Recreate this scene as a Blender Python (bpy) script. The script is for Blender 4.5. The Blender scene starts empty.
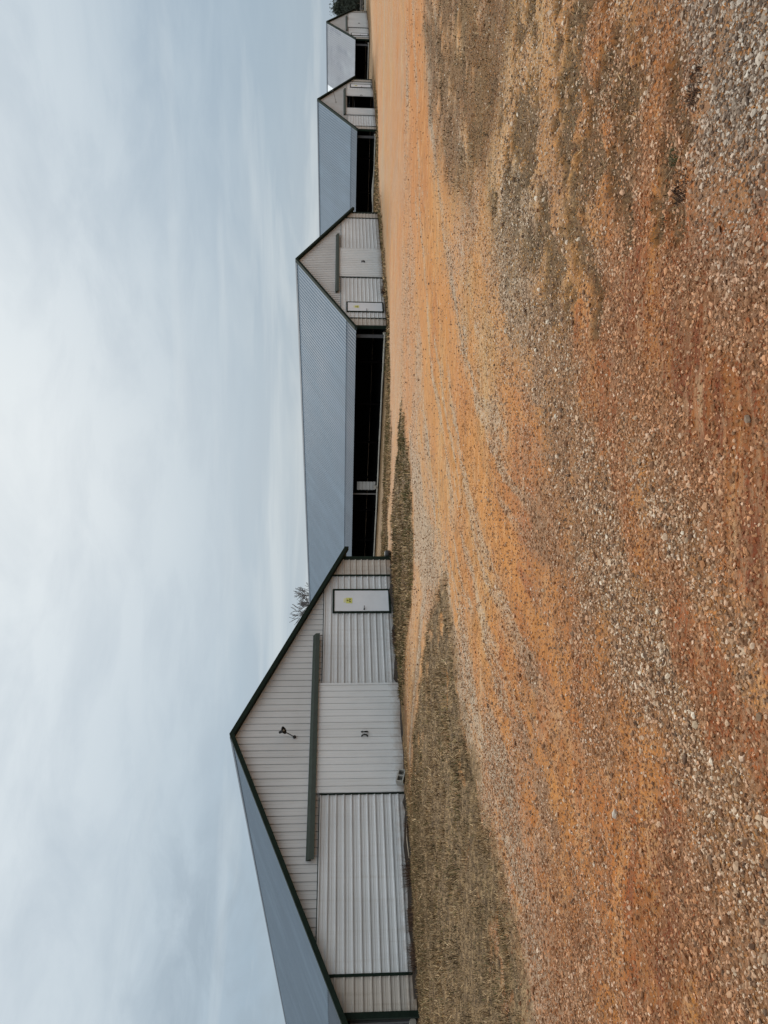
import bpy, math, random
import numpy as np
from mathutils import Vector
random.seed(7); rng = np.random.default_rng(11)
R = math.radians
sc = bpy.context.scene
col = sc.collection

# ------------------------------------------------------------------ materials
def mat(name):
    m = bpy.data.materials.new(name); m.use_nodes = True
    nt = m.node_tree; b = nt.nodes['Principled BSDF']
    return m, nt, b
def N(nt, t, **kw):
    n = nt.nodes.new(t)
    for k, v in kw.items():
        if k in n.inputs.keys(): n.inputs[k].default_value = v
        else: setattr(n, k, v)
    return n
def L(nt, a, b): nt.links.new(a, b)
def rgb(c): return (c[0], c[1], c[2], 1.0)
def noise(nt, vec, scale, detail=4, rough=.6, dist=0.0):
    n = N(nt, 'ShaderNodeTexNoise'); n.inputs['Scale'].default_value = scale
    n.inputs['Detail'].default_value = detail; n.inputs['Roughness'].default_value = rough
    n.inputs['Distortion'].default_value = dist
    if vec is not None: L(nt, vec, n.inputs['Vector'])
    return n.outputs['Fac']
def ramp(nt, fac, stops):
    r = N(nt, 'ShaderNodeValToRGB'); e = r.color_ramp.elements
    while len(e) < len(stops): e.new(.5)
    for i, (p, c) in enumerate(stops):
        e[i].position = p; e[i].color = rgb(c) if hasattr(c, '__len__') else (c, c, c, 1)
    L(nt, fac, r.inputs['Fac']); return r.outputs['Color']
def mix(nt, fac, a, b, mode='MIX'):
    n = N(nt, 'ShaderNodeMix'); n.data_type = 'RGBA'; n.blend_type = mode
    for i, v in ((0, fac), (6, a), (7, b)):
        if hasattr(v, 'is_output'): L(nt, v, n.inputs[i])
        else: n.inputs[i].default_value = v if i == 0 else rgb(v)
    return n.outputs[2]
def math_(nt, op, a, b=0.0, clamp=False):
    n = N(nt, 'ShaderNodeMath'); n.operation = op; n.use_clamp = clamp
    for i, v in ((0, a), (1, b)):
        if hasattr(v, 'is_output'): L(nt, v, n.inputs[i])
        else: n.inputs[i].default_value = v
    return n.outputs[0]
def coord(nt, kind='Object', scale=None):
    t = N(nt, 'ShaderNodeTexCoord').outputs[kind]
    if scale is None: return t
    m = N(nt, 'ShaderNodeMapping'); m.inputs['Scale'].default_value = scale
    L(nt, t, m.inputs['Vector']); return m.outputs[0]
def bump(nt, b, h, strength, dist):
    n = N(nt, 'ShaderNodeBump'); n.inputs['Strength'].default_value = strength; n.inputs['Distance'].default_value = dist
    L(nt, h, n.inputs['Height']); L(nt, n.outputs[0], b.inputs['Normal'])

def plain(name, c, rough=.6, metal=0.0, var=.25, scale=6.0, c2=None, bmp=0.0):
    m, nt, b = mat(name)
    v = coord(nt)
    f = noise(nt, v, scale, 5, .65)
    f = ramp(nt, f, [(.3, 0.0), (.7, 1.0)])
    c2 = c2 or tuple(x * (1 - var) for x in c)
    L(nt, mix(nt, f, c2, c), b.inputs['Base Color'])
    b.inputs['Roughness'].default_value = rough; b.inputs['Metallic'].default_value = metal
    if bmp: bump(nt, b, f, bmp, .01)
    return m

def siding_mat(name, c, dirt=(.24, .15, .085), brown=0.0):
    """painted steel cladding: faint panel to panel variation, weather streaks, soil splashed up from the ground"""
    m, nt, b = mat(name)
    v = coord(nt)
    sep = N(nt, 'ShaderNodeSeparateXYZ'); L(nt, v, sep.inputs[0])
    broad = noise(nt, v, .55, 3, .5)
    c1 = mix(nt, ramp(nt, broad, [(.35, 0.0), (.7, 1.0)]), tuple(x * .86 for x in c), c)
    st = noise(nt, coord(nt, 'Object', (7.0, 7.0, .35)), 1.0, 4, .7)
    c1 = mix(nt, ramp(nt, st, [(.52, 0.0), (.8, .45 + brown)]), c1, (c[0] * .66, c[1] * .62, c[2] * .56))
    sp = noise(nt, coord(nt, 'Object', (2.2, 2.2, 2.2)), 2.0, 6, .75)
    h = math_(nt, 'ADD', math_(nt, 'MULTIPLY', sep.outputs[2], -2.1), math_(nt, 'MULTIPLY', sp, 1.6))
    h = math_(nt, 'MULTIPLY', math_(nt, 'ADD', h, -.02, True), .85)
    L(nt, mix(nt, h, c1, dirt), b.inputs['Base Color'])
    b.inputs['Roughness'].default_value = .5
    b.inputs['Specular IOR Level'].default_value = .35
    return m

M = {}
M['siding_up'] = siding_mat('cladding_upper', (.575, .588, .592))
M['siding_low'] = siding_mat('cladding_lower', (.645, .66, .665))
M['siding_door'] = siding_mat('cladding_door', (.685, .70, .705))
M['siding_corner'] = siding_mat('cladding_corner', (.50, .46, .41), brown=.25)
M['green'] = plain('dark_green_trim', (.010, .021, .014), .8, var=.5)
M['green'].node_tree.nodes['Principled BSDF'].inputs['Specular IOR Level'].default_value = .15
M['rail'] = plain('grey_green_rail', (.032, .044, .033), .7, var=.35)
M['black'] = plain('black_plastic', (.012, .012, .012), .5)
M['dark'] = plain('dark_interior', (.010, .010, .010), .9)  # curtain, lining and ceiling near black: interior darkness put into the colour
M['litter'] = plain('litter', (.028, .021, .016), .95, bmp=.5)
M['wood'] = plain('dark_timber', (.006, .005, .005), 1.0)
M['wood'].node_tree.nodes['Principled BSDF'].inputs['Specular IOR Level'].default_value = 0
M['wood_pale'] = plain('grey_timber', (.20, .19, .18), .8)
M['white'] = plain('white_plastic', (.46, .43, .37), .55, var=.3)
M['doorpaint'] = plain('pale_door_paint', (.70, .72, .75), .4, var=.10, scale=2)
M['yellow'] = plain('sign_yellow', (.62, .62, .16), .5, var=.05)
M['red'] = plain('sign_dark', (.17, .14, .03), .5, var=.05)
M['concrete'] = plain('concrete_block', (.36, .345, .31), .9, var=.35, scale=25, bmp=.3)
M['soil'] = plain('dark_soil', (.036, .023, .014), .95, var=.5, scale=12, bmp=.6)
M['steel'] = plain('dark_steel', (.03, .03, .03), .4, .6)

def roof_mat(name, c, c2, rough, metal, patch=.3):
    m, nt, b = mat(name)
    v = coord(nt)
    sh = noise(nt, coord(nt, 'Object', (.12, 1.05, .12)), 1.0, 2, .5)       # sheet to sheet, running down the slope
    f = noise(nt, v, .35, 5, .65)
    c1 = mix(nt, ramp(nt, f, [(.35, 0.0), (.68, 1.0)]), c2, c)
    c1 = mix(nt, ramp(nt, sh, [(.38, 0.0), (.60, patch * 1.6)]), c1, tuple(x * .74 for x in c))
    L(nt, c1, b.inputs['Base Color'])
    L(nt, math_(nt, 'ADD', math_(nt, 'MULTIPLY', f, .25), rough - .12), b.inputs['Roughness'])
    b.inputs['Metallic'].default_value = metal; b.inputs['Specular IOR Level'].default_value = .3
    return m
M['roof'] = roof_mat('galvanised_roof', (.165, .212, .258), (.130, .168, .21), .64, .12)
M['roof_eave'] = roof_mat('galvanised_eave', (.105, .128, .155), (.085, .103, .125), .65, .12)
M['roof_dull'] = roof_mat('weathered_roof', (.33, .345, .37), (.17, .18, .205), .55, .2, .5)
M['roof_new'] = roof_mat('bright_roof', (.80, .82, .84), (.74, .76, .78), .4, .1, .05)

def leafmat(name, a, b_):
    m, nt, b = mat(name)
    at = N(nt, 'ShaderNodeAttribute'); at.attribute_name = 'tone'
    L(nt, mix(nt, at.outputs['Fac'], a, b_), b.inputs['Base Color'])
    b.inputs['Roughness'].default_value = .8
    return m
M['needle'] = leafmat('evergreen_foliage', (.012, .018, .014), (.045, .058, .040))
M['bark'] = plain('grey_bark', (.19, .175, .17), .9, var=.4)

# ------------------------------------------------------------------ mesh helpers
class MB:
    def __init__(s): s.v = []; s.f = []
    def quad(s, a, b, c, d):
        i = len(s.v); s.v += [a, b, c, d]; s.f.append((i, i + 1, i + 2, i + 3))
    def box(s, x0, x1, y0, y1, z0, z1):
        i = len(s.v)
        s.v += [(x0, y0, z0), (x1, y0, z0), (x1, y1, z0), (x0, y1, z0), (x0, y0, z1), (x1, y0, z1), (x1, y1, z1), (x0, y1, z1)]
        s.f += [tuple(i + k for k in q) for q in ((3, 2, 1, 0), (4, 5, 6, 7), (0, 1, 5, 4), (1, 2, 6, 5), (2, 3, 7, 6), (3, 0, 4, 7))]
    def prism(s, poly, y0, y1):          # poly in (x, z), extruded along y
        n = len(poly); i = len(s.v)
        s.v += [(x, y0, z) for x, z in poly] + [(x, y1, z) for x, z in poly]
        s.f += [tuple(range(i, i + n)), tuple(range(i + 2 * n - 1, i + n - 1, -1))]
        for k in range(n):
            j = (k + 1) % n; s.f.append((i + j, i + k, i + n + k, i + n + j))
    def tube(s, pts, rad, n=8, cap=True):
        pts = [Vector(p) for p in pts]; rr = rad if hasattr(rad, '__len__') else [rad] * len(pts)
        base = len(s.v); up = Vector((.13, .21, 1)).normalized()
        for k, p in enumerate(pts):
            d = (pts[min(k + 1, len(pts) - 1)] - pts[max(k - 1, 0)]).normalized()
            a = d.cross(up)
            if a.length < 1e-3: a = d.cross(Vector((1, 0, 0)))
            a.normalize(); c = a.cross(d)
            for q in range(n):
                t = 2 * math.pi * q / n
                s.v.append(tuple(p + (a * math.cos(t) + c * math.sin(t)) * rr[k]))
        for k in range(len(pts) - 1):
            for q in range(n):
                s.f.append((base + k * n + q, base + k * n + (q + 1) % n, base + (k + 1) * n + (q + 1) % n, base + (k + 1) * n + q))
        if cap:
            s.f.append(tuple(base + q for q in range(n - 1, -1, -1)))
            s.f.append(tuple(base + (len(pts) - 1) * n + q for q in range(n)))
    def lathe(s, prof, c, axis, n=16):
        c = Vector(c); ax = Vector(axis).normalized()
        a = ax.cross(Vector((0, 0, 1)));
        if a.length < 1e-3: a = Vector((1, 0, 0))
        a.normalize(); b = ax.cross(a); base = len(s.v)
        for h, r in prof:
            for q in range(n):
                t = 2 * math.pi * q / n; s.v.append(tuple(c + ax * h + (a * math.cos(t) + b * math.sin(t)) * r))
        for k in range(len(prof) - 1):
            for q in range(n):
                s.f.append((base + k * n + q, base + k * n + (q + 1) % n, base + (k + 1) * n + (q + 1) % n, base + (k + 1) * n + q))
    def mesh(s, name, m, smooth=False):
        me = bpy.data.meshes.new(name); me.from_pydata([tuple(p) for p in s.v], [], s.f); me.materials.append(m)
        if smooth: me.polygons.foreach_set('use_smooth', [True] * len(me.polygons))
        me.update(); return me

def link(name, me, parent=None, loc=(0, 0, 0), rot=(0, 0, 0)):
    o = bpy.data.objects.new(name, me); col.objects.link(o); o.location = loc; o.rotation_euler = rot
    if parent is not None: o.parent = parent
    return o
def tag(o, label=None, cat=None, group=None, kind=None):
    for k, v in (('label', label), ('category', cat), ('group', group), ('kind', kind)):
        if v: o[k] = v
    return o
def empty(name, loc, rz=0):
    o = bpy.data.objects.new(name, None); col.objects.link(o); o.location = loc; o.rotation_euler = (0, 0, rz); return o
def np_mesh(name, V, Fc, m, attrs=None, smooth=False):
    """V (n,3), Fc (k,s) arrays of one face size"""
    me = bpy.data.meshes.new(name); k, s = Fc.shape
    me.vertices.add(len(V)); me.vertices.foreach_set('co', np.ascontiguousarray(V, np.float32).ravel())
    me.loops.add(k * s); me.loops.foreach_set('vertex_index', np.ascontiguousarray(Fc, np.int32).ravel())
    me.polygons.add(k); me.polygons.foreach_set('loop_start', np.arange(0, k * s, s, dtype=np.int32))
    me.polygons.foreach_set('loop_total', np.full(k, s, np.int32))
    me.polygons.foreach_set('use_smooth', np.full(k, smooth, bool))
    for an, (typ, data) in (attrs or {}).items():
        a = me.attributes.new(an, typ, 'POINT')
        a.data.foreach_set('color' if typ == 'FLOAT_COLOR' else 'value', np.ascontiguousarray(data, np.float32).ravel())
    me.materials.append(m); me.update(calc_edges=True); me.validate(); return me

# ------------------------------------------------------------------ noise, terrain and ground cover
PERM = rng.random((256, 256)).astype(np.float32)
def vn(x, y, s, seed=0):
    x = np.asarray(x, np.float64) / s + seed * 17.31; y = np.asarray(y, np.float64) / s + seed * 9.73
    xi = np.floor(x).astype(np.int64); yi = np.floor(y).astype(np.int64)
    fx = x - xi; fy = y - yi; fx = fx * fx * (3 - 2 * fx); fy = fy * fy * (3 - 2 * fy)
    def h(i, j): return PERM[(i * 7 + (j >> 4) * 31) & 255, (j * 13 + (i >> 5) * 57) & 255]
    return (h(xi, yi) * (1 - fx) + h(xi + 1, yi) * fx) * (1 - fy) + (h(xi, yi + 1) * (1 - fx) + h(xi + 1, yi + 1) * fx) * fy
def fbm(x, y, s, o=4, seed=0, g=.5):
    t = 0; a = 1; n = 0
    for k in range(o):
        t = t + a * vn(x, y, s / 2 ** k, seed + k * 3); n += a; a *= g
    return t / n
def sst(a, b, x):
    t = np.clip((x - a) / (b - a), 0, 1); return t * t * (3 - 2 * t)

YAW = .7973
FX, FY = math.cos(YAW), math.sin(YAW)
def st_(x, y): return x * FX + y * FY, -x * FY + y * FX      # along the row of barns, and into it

def base_z(x, y):
    s, t = st_(x, y)
    zl = np.interp(s, [-60, -20, 0, 6, 12, 44.5, 78, 113, 160, 600], [.75, .5, .31, .17, .02, -.56, -1.09, -1.41, -1.75, -2.4])
    zp = np.interp(s, [-60, 1, 3.6, 20.6, 36, 53, 69.5, 86.5, 104.5, 121.5, 160, 600],
                   [.6, .2, 0, 0, -.585, -.585, -1.106, -1.106, -1.411, -1.411, -1.75, -2.4])
    w = sst(16.5, 21, t); return zl * (1 - w) + zp * w

def seg_d(x, y, pl, closed=False):
    d = np.full(np.shape(x), 1e9); n = len(pl)
    for k in range(n if closed else n - 1):
        ax, ay = pl[k]; bx, by = pl[(k + 1) % n]; dx, dy = bx - ax, by - ay
        t = np.clip(((x - ax) * dx + (y - ay) * dy) / (dx * dx + dy * dy + 1e-9), 0, 1)
        d = np.minimum(d, np.hypot(x - ax - t * dx, y - ay - t * dy))
    return d
def inside(x, y, pl):
    c = np.zeros(np.shape(x), bool); n = len(pl)
    for k in range(n):
        ax, ay = pl[k]; bx, by = pl[(k + 1) % n]
        if ay == by: continue
        c ^= ((ay > y) != (by > y)) & (x < (bx - ax) * (y - ay) / (by - ay) + ax)
    return c
def poly(x, y, pl, soft):
    d = seg_d(x, y, pl, True); d = np.where(inside(x, y, pl), d, -d); return sst(-soft, soft, d)
def line(x, y, pl, w): return 1 - sst(w * .35, w, seg_d(x, y, pl))

GRASS1 = [(-4.35, 6.6), (-4.1, 7.25), (-3.8, 8.0), (-3.5, 9.1), (-3.1, 10.3), (-2.6, 11.5), (-1.8, 12.6), (-1.1, 13.5), (-1.5, 14.8), (-2.4, 16.1), (-4.0, 17.9),
          (-5.9, 19.5), (-7.6, 20.8), (-9.5, 20.6), (-12.5, 18.3), (-16, 21), (-40, 44), (-60, 30), (-40, 0), (-9, 0), (-6, 4)]
GRASS2 = [(3.8, 26.5), (2.8, 24.4), (1.6, 22.5), (.3, 21.2), (-.8, 20.6), (-1.9, 20.6), (-3.5, 22.0), (-5.3, 23.4), (-4.5, 26.4), (-3, 28.2), (-1.9, 28.4), (-.3, 28.6), (2.3, 28.0)]
GRAVA = [(2.8, 23.2), (1.6, 19.9), (.3, 17.6), (-.9, 14.5), (-1.8, 14.9), (-2, 17.6), (-1.3, 19.9), (.3, 20.9), (1.9, 23)]
TRK = [(-7.9, 21.6), (-7.0, 22.3), (-5.9, 23.0)]
TRK2 = [(-7.0, 21.2), (-4.9, 19.8), (-3.1, 18.4), (-1.5, 16.8), (-.6, 15.7)]
GAP = [(-12, 38), (-5, 31), (-1.8, 28.9), (-.3, 29.0), (1.2, 29.2), (2.8, 30.0), (4.7, 31.8), (5.8, 33.4)]
DRY5 = [(13.5, 20), (11.8, 19.7), (9.7, 18.1), (7.6, 15.8), (5.7, 13.3), (4.5, 11.3), (4.7, 10.2), (4.9, 9.2), (5.3, 8.6), (5.6, 8.1), (12, 8), (30, 22), (26, 30)]
MOTT = [(5.8, 8.4), (5.1, 9.2), (4.4, 9.8), (3.3, 9), (2.2, 7.4), (1.5, 6.2), (1.3, 5.4), (1.7, 4.8), (2, 4.5), (2.2, 4.2), (2.8, 4.5), (3.4, 4.9), (9, 5), (11, 8)]
GREY = [(6, 4.9), (3.1, 4.5), (2.4, 3.85), (2, 3.75), (1.6, 3.6), (1.2, 3.2), (1.0, 2.6), (2.1, 1), (8, 1)]
BAND = [(3.4, 8.6), (2.4, 7.6), (1.6, 6.7), (.9, 6.1), (.3, 5.3), (-.2, 4.7), (-.5, 4.2), (-.75, 3.7), (-1, 3.4), (-1.3, 3.1), (-1.5, 2.8), (-2.4, 1.5)]
RED1 = [(.9, 3.7), (.6, 3.5), (.4, 3.4), (.1, 3.25), (-.1, 3.1), (-.5, 2.9)]
RED2 = [(1.4, 5.7), (.8, 5.1), (.2, 4.7), (-.3, 4.2), (-.5, 3.75), (-.9, 3.3), (-1.1, 2.9)]
RED3 = [(1.3, 4.4), (.9, 3.95), (.7, 3.7), (.5, 3.4)]
RED4 = [(-1.6, 6.4), (-2.0, 5.4), (-2.2, 4.6), (-2.4, 4.0), (-2.7, 3.2)]
RUT1 = [(20, 25), (15.9, 23.0), (11.4, 20.9), (8.4, 19.6), (4.1, 16.3), (1.8, 13.9), (-.1, 11.4), (-1.3, 9.1), (-2.1, 6.6), (-2.6, 4.0)]
RUT2 = [(22, 32), (12, 26), (7, 22.5), (3, 19), (.2, 16.4), (-.9, 14.6), (-1.7, 12.7), (-2.6, 11.1), (-3.3, 9.5), (-3.75, 8.0), (-4.2, 7.0), (-4.7, 5.6)]
RILLS = [[(2.45, 4.0), (2.2, 3.88), (2.0, 3.85), (1.82, 3.9)], [(2.1, 4.1), (1.95, 4.05), (1.78, 4.18), (1.6, 4.2)], [(1.62, 3.95), (1.5, 3.92)],
         [(2.3, 5.9), (1.95, 5.55), (1.6, 5.2), (1.3, 5.2)], [(2.4, 5.0), (2.0, 4.75), (1.7, 4.6)], [(3.0, 6.9), (2.4, 6.6), (2.0, 6.1)], [(3.3, 5.6), (2.8, 5.3)]]
WEED = [(1.96, 4.07), (1.72, 3.86)]

def sgn_d(x, y, pl):
    """signed distance to a wheel track and the way along it"""
    best = np.full(np.shape(x), 1e9); side = np.zeros(np.shape(x)); along = np.zeros(np.shape(x)); acc = 0.0
    for k in range(len(pl) - 1):
        ax, ay = pl[k]; bx, by = pl[k + 1]; dx, dy = bx - ax, by - ay; ln = math.hypot(dx, dy)
        t = np.clip(((x - ax) * dx + (y - ay) * dy) / (ln * ln), 0, 1); d = np.hypot(x - ax - t * dx, y - ay - t * dy); m = d < best
        best = np.where(m, d, best); side = np.where(m, np.sign((x - ax) * dy - (y - ay) * dx), side); along = np.where(m, acc + t * ln, along); acc += ln
    return best * side, along

def cover(x, y):
    s, t = st_(x, y)
    wx = x + (fbm(x, y, .9, 3, 1) - .5) * .8; wy = y + (fbm(x, y, .9, 3, 5) - .5) * .8
    wx2 = x + (fbm(x, y, .35, 3, 21) - .5) * .45; wy2 = y + (fbm(x, y, .35, 3, 25) - .5) * .45
    wx3 = x + (fbm(x, y, .15, 3, 27) - .5) * .22; wy3 = y + (fbm(x, y, .15, 3, 29) - .5) * .22
    n1 = fbm(x, y, 1.3, 4, 31); n2 = fbm(x, y, .4, 4, 41); n3 = fbm(x, y, 5.0, 3, 51)
    # streaks drawn out along the way vehicles drive (along the row of barns)
    stre = fbm(s * .22, t * 1.6, .8, 4, 61)
    # ---- grass
    n5 = fbm(x, y, .7, 3, 47)
    n4 = fbm(x, y, .42, 4, 45, .6)
    g = poly(.5 * (wx + wx2) + (n2 - .5) * .5, .5 * (wy + wy2), GRASS1, .35)
    g = g * (1 - .75 * sst(.60, .70, n4) * (1 - sst(.8, 2.0, seg_d(x, y, GRASS1, True))))
    g = np.maximum(g, poly(wx, wy, GRASS2, .3))
    yard = sst(19.6, 20.6, t + (n1 - .5) * 1.6) * sst(22, 25, s)
    yard = np.maximum(yard, sst(22.5, 24, t + (n1 - .5)))
    yard *= 1 - .92 * line(wx, wy, GAP, .9)
    g = np.maximum(g, yard * .95)
    g = np.maximum(g, sst(19.9, 20.5, t + (n2 - .5) * .5) * sst(2.5, 4, s) * (1 - sst(17, 19, s)) * .95 * (1 - line(wx, wy, GAP, .9)))
    d5 = poly(wx, wy, DRY5, .7) * sst(.36, .60, n2 * .35 + n4 * .25 + stre * .4 + .06) * .85
    lit = poly(wx, wy, MOTT, .5) * sst(.46, .55, n4)
    rill = np.maximum.reduce([line(wx3, wy3, q, .13) for q in RILLS])
    lit = np.maximum(lit, rill)
    g = g * (1 - .6 * line(wx2, wy2, TRK, .28)) * (1 - .8 * line(wx2, wy2, TRK2, .30))
    dry = np.maximum(d5 * .95, lit * .92)
    door = np.maximum(line(wx2, wy2, [(-9.5, 20.6)] + TRK + [(-3.6, 24.6)], .9), line(wx2, wy2, TRK2[:3], .7)) * (.35 + .6 * n2) * (1 - line(x, y, TRK2, .16))
    dry = np.maximum(dry, door * .75)
    # ---- loose gravel
    gv = np.maximum.reduce([poly(wx, wy, GRAVA, .5) * .8, poly(wx2, wy2, GREY, .6) * (.35 + 1.1 * n2), line(.5 * (wx + wx2), .5 * (wy + wy2), BAND, 1.0) * (.25 + 1.2 * n2),
                            line(wx2, wy2, TRK2, .45) * .8, poly(wx, wy, MOTT, .4) * .28,
                            .30 + .7 * (n1 - .45) + np.zeros_like(x)])
    close = 1 - sst(4.0, 6.5, y - .25 * x)
    dt, al = sgn_d(x, y, RUT1)
    dt = dt + (vn(x, y, 2.0, 163) - .5) * .25
    trk = .62 * fbm(dt, al * .045, .34, 3, 161) + .38 * fbm(dt, al * .10, .11, 2, 165)
    trk = .5 + (trk - .5) * 2.1 * np.exp(-(dt / 4.5) ** 2) * sst(4.0, 7.0, np.hypot(x, y))
    trk = np.clip(trk, 0, 1)
    near = 1 - sst(6.5, 10.5, y + .35 * x)
    gv = np.maximum(gv, near * (.10 + .55 * sst(.40, .62, n1 * .45 + n2 * .55)) + close * .16)
    smooth = (1 - sst(1.2, 2.6, seg_d(wx, wy, [(25, 27), (12, 22.5), (5.5, 17.8), (2.2, 14.8), (.4, 11.8), (-.4, 9)])))
    gv = gv * (1 - .75 * smooth)
    gv = gv * (1 + 1.1 * (.5 - trk)) + .35 * sst(.62, .80, 1 - trk) * sst(5, 8, y)
    redm = np.maximum.reduce([line(wx2, wy2, RED1, .30), line(wx2, wy2, RED2, .27) * .9, line(wx2, wy2, RED3, .30) * .9])
    or4 = np.maximum(line(wx2, wy2, RED4, .6), line(wx2, wy2, RED3, .38))
    gv = gv * (1 - .55 * redm) * (1 - .40 * or4)
    gv = np.clip(gv * (1 - g) * (1 - .5 * dry), 0, 1)
    # ---- colour of the clay, 0 pale tan .. 1 deep red
    r = .32 + .34 * near + .26 * close + .7 * (n1 - .5) + .25 * (stre - .5) - .35 * poly(wx, wy, MOTT, .5) + .5 * (n5 - .5) * close
    r = r + .05 * sst(12, 26, y) + .08 * smooth
    r = r * (1 - .55 * line(wx, wy, BAND, 1.0)) * (1 - .4 * poly(wx2, wy2, GREY, .6))
    r = np.clip(np.maximum(r, redm * 1.0), 0, 1)
    r = np.maximum(r, or4 * .72)
    r = np.maximum(r, line(wx2, wy2, TRK, .5) * .85)
    pale = np.maximum.reduce([line(wx2, wy2, RUT2, .38) * .8, sst(15.5, 19, t + (n3 - .5) * 3) * sst(20, 26, s) * .7, line(x, y, [(-8.2, 21.0), (-6.6, 22.2), (-5.2, 23.3)], .12) * .7, line(x, y, TRK2, .2) * .5, line(wx, wy, GAP, .8) * .8,
                              sst(.60, .75, fbm(s * .18, t * 1.9, .9, 3, 71)) * sst(6, 12, y) * .45])
    return dict(grass=np.clip(g, 0, 1), dry=np.clip(dry, 0, 1), gravel=gv, red=np.clip(r, 0, 1), pale=np.clip(pale, 0, 1), grey=poly(wx2, wy2, GREY, .5), track=trk, far=sst(14, 26, np.hypot(x, y)), close=1 - sst(6.0, 9.0, np.hypot(x, y)))

def relief(x, y, c):
    z = (fbm(x, y, 1.1, 3, 81) - .5) * .07 + (fbm(x, y, .22, 3, 91) - .5) * .045 * (.45 + .7 * c['gravel'] + .9 * c['dry'] * (1 - c['grass'])) + (vn(x, y, .075, 93) - .5) * .014 - c['dry'] * (1 - c['grass']) * .040
    z = z + c['grass'] * ((fbm(x, y, .5, 3, 95) - .4) * .06 + .02)
    d1 = seg_d(x, y, RUT1); d2 = seg_d(x, y, RUT2)
    for d in (d1, d2):
        for off in (.0, .55):
            z = z - .022 * np.exp(-((d - off) / .11) ** 2) + .012 * np.exp(-((d - off - .2) / .09) ** 2)
    return z
def ground_z(x, y, c=None):
    if c is None: c = cover(x, y)
    return base_z(x, y) + relief(x, y, c) * (1 - .7 * sst(25, 60, np.hypot(x, y)))

def spread(start, stop, stepf):
    o = [start]
    while o[-1] < stop: o.append(o[-1] + stepf(o[-1]))
    return o
xp = spread(0, 600, lambda a: .024 + .017 * max(0, a - 3.2))
xs = np.array([-a for a in xp[:0:-1]] + xp)
ys = np.array(sorted([-a for a in spread(.25, 120, lambda a: .3 + .2 * a)] + spread(.25, 2.2, lambda a: .12)[:-1] + spread(2.2, 900, lambda a: max(.022, a * a / 3900))))
GXX, GYY = np.meshgrid(xs, ys)
gx = GXX.ravel(); gy = GYY.ravel()
cv = cover(gx, gy)
gz = ground_z(gx, gy, cv)
nx, ny = len(xs), len(ys)
idx = np.arange(nx * ny).reshape(ny, nx)
GF = np.stack([idx[:-1, :-1], idx[:-1, 1:], idx[1:, 1:], idx[1:, :-1]], -1).reshape(-1, 4)

gm, nt, b = mat('clay_ground')
def attr(nm):
    a = N(nt, 'ShaderNodeAttribute'); a.attribute_name = nm; return a.outputs['Fac']
v = coord(nt)
fine = noise(nt, v, 38, 5, .7); mid = noise(nt, v, 7, 5, .65); grit = noise(nt, v, 140, 3, .7)
rr_ = math_(nt, 'ADD', attr('red'), math_(nt, 'MULTIPLY', math_(nt, 'SUBTRACT', mid, .5), .55), True)
clay = ramp(nt, rr_, [(0.0, (.55, .35, .165)), (.3, (.56, .282, .092)), (.6, (.52, .180, .043)), (.85, (.36, .088, .019)), (1.0, (.18, .038, .011))])
clay = mix(nt, math_(nt, 'MULTIPLY', attr('pale'), .8), clay, (.56, .40, .255))
clay = mix(nt, ramp(nt, fine, [(.38, .72), (.56, 0.0)]), clay, (.12, .055, .026))  # crevice shade put into the clay colour at low fine noise
mp_ = N(nt, 'ShaderNodeMapping'); mp_.inputs['Rotation'].default_value = (0, 0, -.7973); mp_.inputs['Scale'].default_value = (.16, 1.3, 1); L(nt, v, mp_.inputs['Vector'])
strk = noise(nt, mp_.outputs[0], 1.4, 6, .7)
clay = mix(nt, ramp(nt, strk, [(.44, .0), (.60, .75)]), clay, (.50, .205, .050))
clay = mix(nt, ramp(nt, strk, [(.30, .45), (.42, 0.0)]), clay, (.54, .37, .21))
spk = noise(nt, v, 14, 6, .75)
clay = mix(nt, ramp(nt, spk, [(.32, .6), (.48, 0.0)]), clay, (.16, .085, .045))  # coarser speckle, relief shade painted into the clay
clay = mix(nt, ramp(nt, attr('track'), [(.54, 0.0), (.84, .7)]), clay, (.50, .205, .050))
clay = mix(nt, ramp(nt, attr('track'), [(.10, .55), (.42, 0.0)]), clay, (.55, .365, .205))
ml = N(nt, 'ShaderNodeMapping'); ml.inputs['Rotation'].default_value = (0, 0, -.7973); ml.inputs['Scale'].default_value = (.020, .13, 1); L(nt, v, ml.inputs['Vector'])
strl = noise(nt, ml.outputs[0], 1.6, 6, .7)
farf = ramp(nt, math_(nt, 'MULTIPLY', attr('far'), 1.0), [(0.0, 0.0), (1.0, 1.0)])
clay = mix(nt, math_(nt, 'MULTIPLY', farf, ramp(nt, strl, [(.48, 0.0), (.56, .95)])), clay, (.44, .175, .052))
clay = mix(nt, math_(nt, 'MULTIPLY', farf, ramp(nt, strl, [(.40, .95), (.46, 0.0)])), clay, (.37, .245, .14))
mq = N(nt, 'ShaderNodeMapping'); mq.inputs['Rotation'].default_value = (0, 0, -.7973); mq.inputs['Scale'].default_value = (.5, 3.2, 1); L(nt, v, mq.inputs['Vector'])
strf = noise(nt, mq.outputs[0], 2.2, 8, .75)
clay = mix(nt, ramp(nt, strf, [(.34, .75), (.50, 0.0)]), clay, (.24, .115, .050))
clay = mix(nt, ramp(nt, strf, [(.52, 0.0), (.68, .6)]), clay, (.60, .40, .22))
vor = N(nt, 'ShaderNodeTexVoronoi'); vor.inputs['Scale'].default_value = 26; L(nt, v, vor.inputs['Vector'])
vor2 = N(nt, 'ShaderNodeTexVoronoi'); vor2.inputs['Scale'].default_value = 75; L(nt, v, vor2.inputs['Vector'])
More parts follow.
